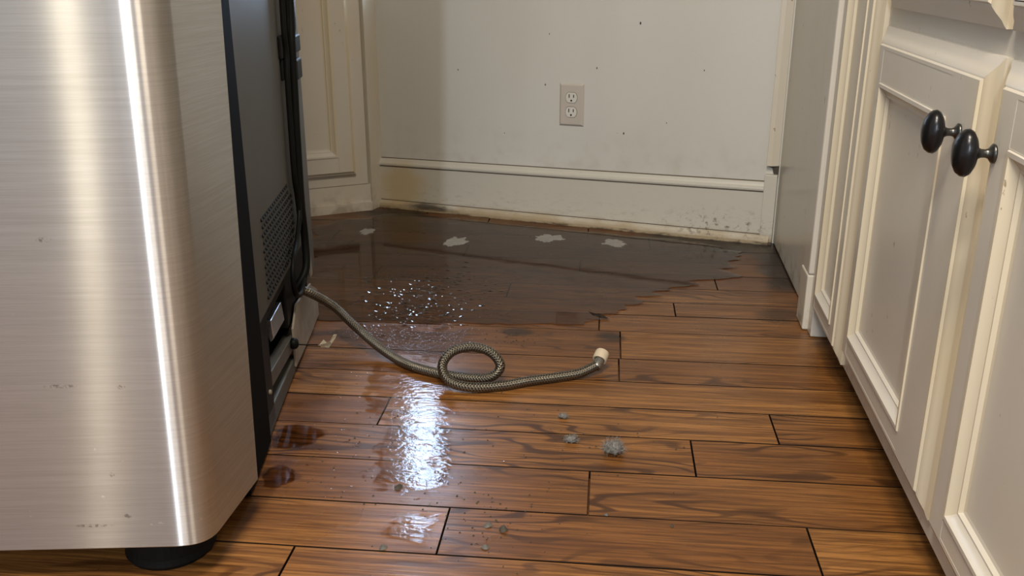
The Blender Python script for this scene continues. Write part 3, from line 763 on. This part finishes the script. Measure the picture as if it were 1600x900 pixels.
# ------------------------------------------------------------------ water
def film(name, pts, z, mat, label, jitter=0.006, sub=6, cat='puddle', group=None, stretch=0.0, fade=0.03):
    P = [Vector((x, y, 0)) for x, y in pts]; n = len(P); o = []
    for i in range(n):
        p0, p1, p2, p3 = P[i-1], P[i], P[(i+1) % n], P[(i+2) % n]
        for k in range(sub):
            u = k/sub
            q = 0.5*((2*p1) + (p2-p0)*u + (2*p0-5*p1+4*p2-p3)*u*u + (3*p1-p0-3*p2+p3)*u**3)
            q += Vector((noise.noise(q*28.0), noise.noise(q*28.0 + Vector((9, 3, 1))), 0))*jitter
            q.x += stretch*noise.noise(Vector((q.x*3.0, q.y*36.0, 2.0)))
            o.append(q)
    c = sum(o, Vector())/len(o)
    mb = MB(); m = len(o)
    rim = lambda q, w: (c-q).normalized()*min(w, 0.5*(c-q).length)
    for q in o: mb.v.append(Vector((q.x, q.y, 0.0001)))
    for q in o: mb.v.append(Vector((q.x, q.y, 0)) + rim(q, 0.0012) + Vector((0, 0, z)))
    for q in o: mb.v.append(Vector((q.x, q.y, 0)) + rim(q, fade) + Vector((0, 0, z)))
    for r in (0, m):
        for i in range(m):
            j = (i+1) % m; mb.f.append((r+i, r+j, r+m+j, r+m+i))
    mb.f.append(tuple(2*m+i for i in range(m)))
    ob = obj(name, mb, mat, origin=(c.x, c.y, 0))
    at = ob.data.attributes.new('rim', 'FLOAT', 'POINT')
    for i in range(len(mb.v)): at.data[i].value = 1.0 if i >= 2*m else 0.0
    tag(ob, label, cat, group)
    return ob
film('water_puddle', [(-0.86,2.454),(-0.80,2.535),(-0.74,2.600),(-0.681,2.615),(-0.544,2.590),(-0.425,2.560),(-0.277,2.530),(-0.15,2.500),(-0.01,2.470),(0.11,2.442),(0.209,2.41),(0.271,2.36),(0.279,2.317),(0.257,2.25),(0.231,2.152),(0.175,2.111),(0.118,2.036),(0.069,1.991),(0.028,1.948),(0.006,1.908),(-0.026,1.861),(-0.047,1.836),(-0.072,1.811),(-0.097,1.782),(-0.181,1.776),(-0.286,1.766),(-0.391,1.757),(-0.498,1.750),(-0.592,1.745),(-0.650,1.742),(-0.690,1.80),(-0.80,2.10)],
     0.0014, M['water'], 'large shallow water puddle covering the boards below the back wall', stretch=0.06)
film('water_puddle', [(-0.600,1.690),(-0.560,1.730),(-0.444,1.742),(-0.364,1.742),(-0.290,1.735),(-0.285,1.669),(-0.311,1.600),(-0.345,1.560),(-0.400,1.570),(-0.463,1.600),(-0.541,1.640)],
     0.0008, M['ripple'], 'rippled water shining blue between the big puddle and the hose', 0.012, fade=0.05)
film('water_puddle', [(-0.463,1.570),(-0.380,1.540),(-0.331,1.540),(-0.290,1.480),(-0.262,1.429),(-0.250,1.336),(-0.245,1.251),(-0.232,1.168),(-0.236,1.102),(-0.273,1.100),(-0.317,1.099),(-0.352,1.105),(-0.362,1.162),(-0.385,1.234),(-0.400,1.306),(-0.43,1.351),(-0.465,1.428),(-0.470,1.495)],
     0.0008, M['wet'], 'long wet streak shining blue in front of the hose loop', 0.012, fade=0.045)
film('water_puddle', [(-0.318,1.066),(-0.283,1.075),(-0.236,1.077),(-0.232,1.032),(-0.233,0.996),(-0.262,0.994),(-0.306,0.997),(-0.328,1.026)], 0.0008, M['wet'], 'thin water film on the short board end nearest the camera', 0.008)
film('water_puddle', [(-0.551,1.28),(-0.517,1.298),(-0.482,1.289),(-0.453,1.267),(-0.476,1.243),(-0.491,1.225),(-0.519,1.217),(-0.538,1.219)], 0.0010, M['water'], 'small dark wet patch against the refrigerator bottom bar', 0.008)
film('water_puddle', [(-0.521,1.15),(-0.499,1.165),(-0.469,1.151),(-0.472,1.12),(-0.489,1.101),(-0.506,1.107)], 0.0010, M['water'], 'small dark wet patch at the rear corner of the steel shell', 0.008)
0 and film('water_puddle', [(0.133,2.022),(0.24,2.026),(0.361,2.024),(0.349,1.952),(0.234,1.953),(0.096,1.944)], 0.0010, M['water'], 'narrow wet board running to the cream stile', 0.004)

def drops(name, spots, label, mat, zb):
    mb = MB()
    for x, y, r in spots:
        a = random.gauss(0, 0.35); el = random.uniform(0.35, 0.8); hgt = r*el*random.uniform(0.17, 0.30)
        seg = 9; n = len(mb.v)
        for (f, g) in ((1.0, 0.0), (0.55, 0.5), (0.14, 0.95)):
            for k in range(seg):
                th = 2*math.pi*k/seg
                px, py = r*f*math.cos(th), r*f*el*math.sin(th)
                mb.v.append(Vector((x + px*math.cos(a) - py*math.sin(a), y + px*math.sin(a) + py*math.cos(a), zb + hgt*g)))
        mb.v.append(Vector((x, y, zb + hgt)))
        for q in range(2):
            for k in range(seg):
                k2 = (k+1) % seg
                mb.f.append((n+q*seg+k, n+q*seg+k2, n+(q+1)*seg+k2, n+(q+1)*seg+k))
        for k in range(seg): mb.f.append((n+2*seg+k, n+2*seg+(k+1) % seg, n+3*seg))
    o = obj(name, mb, mat)
    tag(o, label, 'water', kind='stuff')
    return o
sp = []
for i in range(900):
    x = random.gauss(-0.46, 0.075); y = random.gauss(1.84, 0.14)
    if y < 1.72 or y > 2.25 or x < -0.66: continue
    sp.append((x, y, random.choice((0.002, 0.003, 0.004, 0.0055, 0.008))))
for i in range(60):
    u = random.random(); sp.append((-0.36 + 0.17*u + random.gauss(0, 0.012), 1.90 - 0.13*u + random.gauss(0, 0.012), random.uniform(0.0015, 0.0035)))
for i in range(70):
    x = random.uniform(-0.62, -0.37); sp.append((x, 2.035 + 0.03*x + random.gauss(0, 0.006), random.uniform(0.002, 0.005)))
drops('water_droplets', sp, 'many small water droplets beading on the puddle near the hose', M['drop'], 0.0015)
sp = []
for i in range(420):
    x = random.gauss(-0.40, 0.085); y = random.uniform(1.08, 1.72)
    x += (1.4 - y)*(-0.18) * -1 * 0.9
    sp.append((x, y, random.choice((0.0012, 0.0016, 0.002, 0.0028))))
drops('water_droplets', sp, 'fine water spatter on the boards left of the hose loop', M['drop'], 0.0003)

# ------------------------------------------------------------------ filler patches on the floor
def patch(x, y, rx, ry, seed, label):
    mb = MB(); k = 44; o = []
    for i in range(k):
        a = 2*math.pi*i/k
        r = 1 + 0.62*noise.noise(Vector((math.cos(a)*1.7+seed, math.sin(a)*1.7, seed*2.0))) + 0.34*noise.noise(Vector((math.cos(a)*6+seed, math.sin(a)*6, 1)))
        o.append((x + rx*r*math.cos(a), y + ry*r*math.sin(a) + SL*rx*math.cos(a)))
    mb.prism(o, 0.0, 0.0022)
    tag(obj('filler_patch', mb, M['putty'], origin=(x, y, 0)), label, 'filler patch')
patch(-0.463, 2.339, 0.030, 0.040, 3.1, 'leftmost roundish grey filler patch on the wet boards')
patch(-0.214, 2.408, 0.034, 0.034, 7.7, 'ragged grey filler patch below the outlet, middle of three')
patch(-0.042, 2.382, 0.030, 0.032, 12.4, 'rightmost grey filler patch on the wet boards')
patch(-0.722, 2.405, 0.018, 0.030, 17.9, 'small pale scraped patch near the corner cabinet plinth')

# ------------------------------------------------------------------ lint and crumbs
def lint(x, y, rx, ry, rz, nf, seed, label):
    rs = random.Random(seed)
    mb = MB(); nu, nv = 18, 10
    for j in range(nv+1):
        ph = math.pi*j/nv
        for i in range(nu):
            th = 2*math.pi*i/nu
            d = Vector((math.sin(ph)*math.cos(th), math.sin(ph)*math.sin(th), math.cos(ph)))
            r = 0.80 + 0.35*noise.noise(d*2.4 + Vector((seed, 0, 0))) + 0.18*noise.noise(d*7 + Vector((0, seed, 0)))
            mb.v.append(Vector((x + d.x*rx*r, y + d.y*ry*r, max(0.0008, rz*0.8 + d.z*rz*r))))
    for j in range(nv):
        for i in range(nu):
            i2 = (i+1) % nu
            mb.f.append((j*nu+i, j*nu+i2, (j+1)*nu+i2, (j+1)*nu+i))
    o = obj('dust_clump', mb, M['dust'], origin=(x, y, 0), smooth=True)
    tag(o, label, 'dust clump')
    fb = MB()
    for k in range(nf):
        th = rs.uniform(0, 6.283); cz = rs.uniform(-0.25, 1)
        d = Vector((math.sqrt(max(0, 1-cz*cz))*math.cos(th), math.sqrt(max(0, 1-cz*cz))*math.sin(th), cz))
        p = Vector((x + d.x*rx*0.7, y + d.y*ry*0.7, max(0.001, rz*0.8 + d.z*rz*0.7)))
        pts = [p]; dirv = (d + Vector((rs.gauss(0, .8), rs.gauss(0, .8), rs.gauss(0, .6)))).normalized()
        L = rs.uniform(0.25, 0.62)*rx
        for q in range(4):
            dirv = (dirv + Vector((rs.gauss(0, .35), rs.gauss(0, .35), rs.gauss(0, .3)))).normalized()
            p = p + dirv*L/3; p.z = max(0.0006, p.z); pts.append(p.copy())
        fb.tube(pts, 0.00024, 3, False)
    fb.uv = None
    tag(obj('fibres', fb, M['dust'], o), kind='stuff')
lint(-0.012, 1.268, 0.0170, 0.0145, 0.0115, 260, 5, 'largest fluffy grey dust clump, right of the other two')
lint(-0.078, 1.296, 0.0105, 0.0085, 0.0055, 120, 11, 'middle-sized flat grey dust clump left of the largest')
lint(-0.097, 1.374, 0.0090, 0.0065, 0.0040, 70, 17, 'smallest grey dust clump, farthest back towards the hose end')
def crumb(mb, x, y, r, rs, flat=0.6):
    n = len(mb.v)
    base = [(1,0,0),(0.5,0.85,0.1),(-0.5,0.8,0),(-1,0,0.1),(-0.45,-0.9,0),(0.55,-0.8,0.05),(0.2,0.1,1),(-0.35,-0.1,0.8)]
    a = rs.uniform(0, 6.28)
    for p in base:
        px, py, pz = (q*rs.uniform(0.7, 1.25) for q in p)
        mb.v.append(Vector((x + r*(px*math.cos(a)-py*math.sin(a)), y + r*(px*math.sin(a)+py*math.cos(a)), 0.0003 + max(0, pz)*r*flat*1.6)))
    for f in ((0,1,6),(1,2,6),(2,7,6),(2,3,7),(3,4,7),(4,5,7),(5,6,7),(5,0,6),(5,4,3,2,1,0)): mb.f.append(tuple(n+i for i in f))
rs = random.Random(3)
for x, y, r, m, lb in ((-0.297,0.986,0.0062,'crumb_grey','round grey crumb lying on the wet board end near the refrigerator'),
                       (-0.167,1.003,0.0052,'crumb_grey','round dark-grey crumb nearest the camera, right of the short wet board'),
                       (-0.171,1.052,0.0060,'crumb_grey','grey crumb just left of the flat dark chip'),
                       (-0.150,1.044,0.0072,'crumb','flat dark chip lying among the grey crumbs'),
                       (-0.312,1.128,0.0070,'crumb','dark flake lying in the blue shining wet streak'),
                       (0.071,1.083,0.0032,'crumb','tiny black crumb alone on the clean board at right'),
                       (-0.016,1.098,0.0036,'crumb_grey','tiny pale crumb on the board seam below the largest dust clump')):
    mb = MB(); crumb(mb, x, y, r, rs)
    tag(obj('floor_crumb', mb, M[m], origin=(x, y, 0)), lb, 'crumb')
mb = MB()
for i in range(150):
    if rs.random() < 0.6: x, y = rs.gauss(-0.18, 0.06), rs.gauss(1.07, 0.06)
    else: x, y = rs.gauss(-0.10, 0.13), rs.gauss(1.30, 0.08)
    crumb(mb, x, y, rs.uniform(0.0006, 0.0019), rs)
for i in range(60): crumb(mb, rs.uniform(-0.48, -0.22), rs.uniform(1.08, 1.36), rs.uniform(0.0007, 0.0022), rs)
for i in range(40): crumb(mb, rs.gauss(-0.225, 0.025), rs.gauss(1.70, 0.02), rs.uniform(0.0008, 0.0025), rs)
tag(obj('floor_grit', mb, M['crumb']), 'fine dark grit scattered over the boards in the foreground', 'grit', kind='stuff')
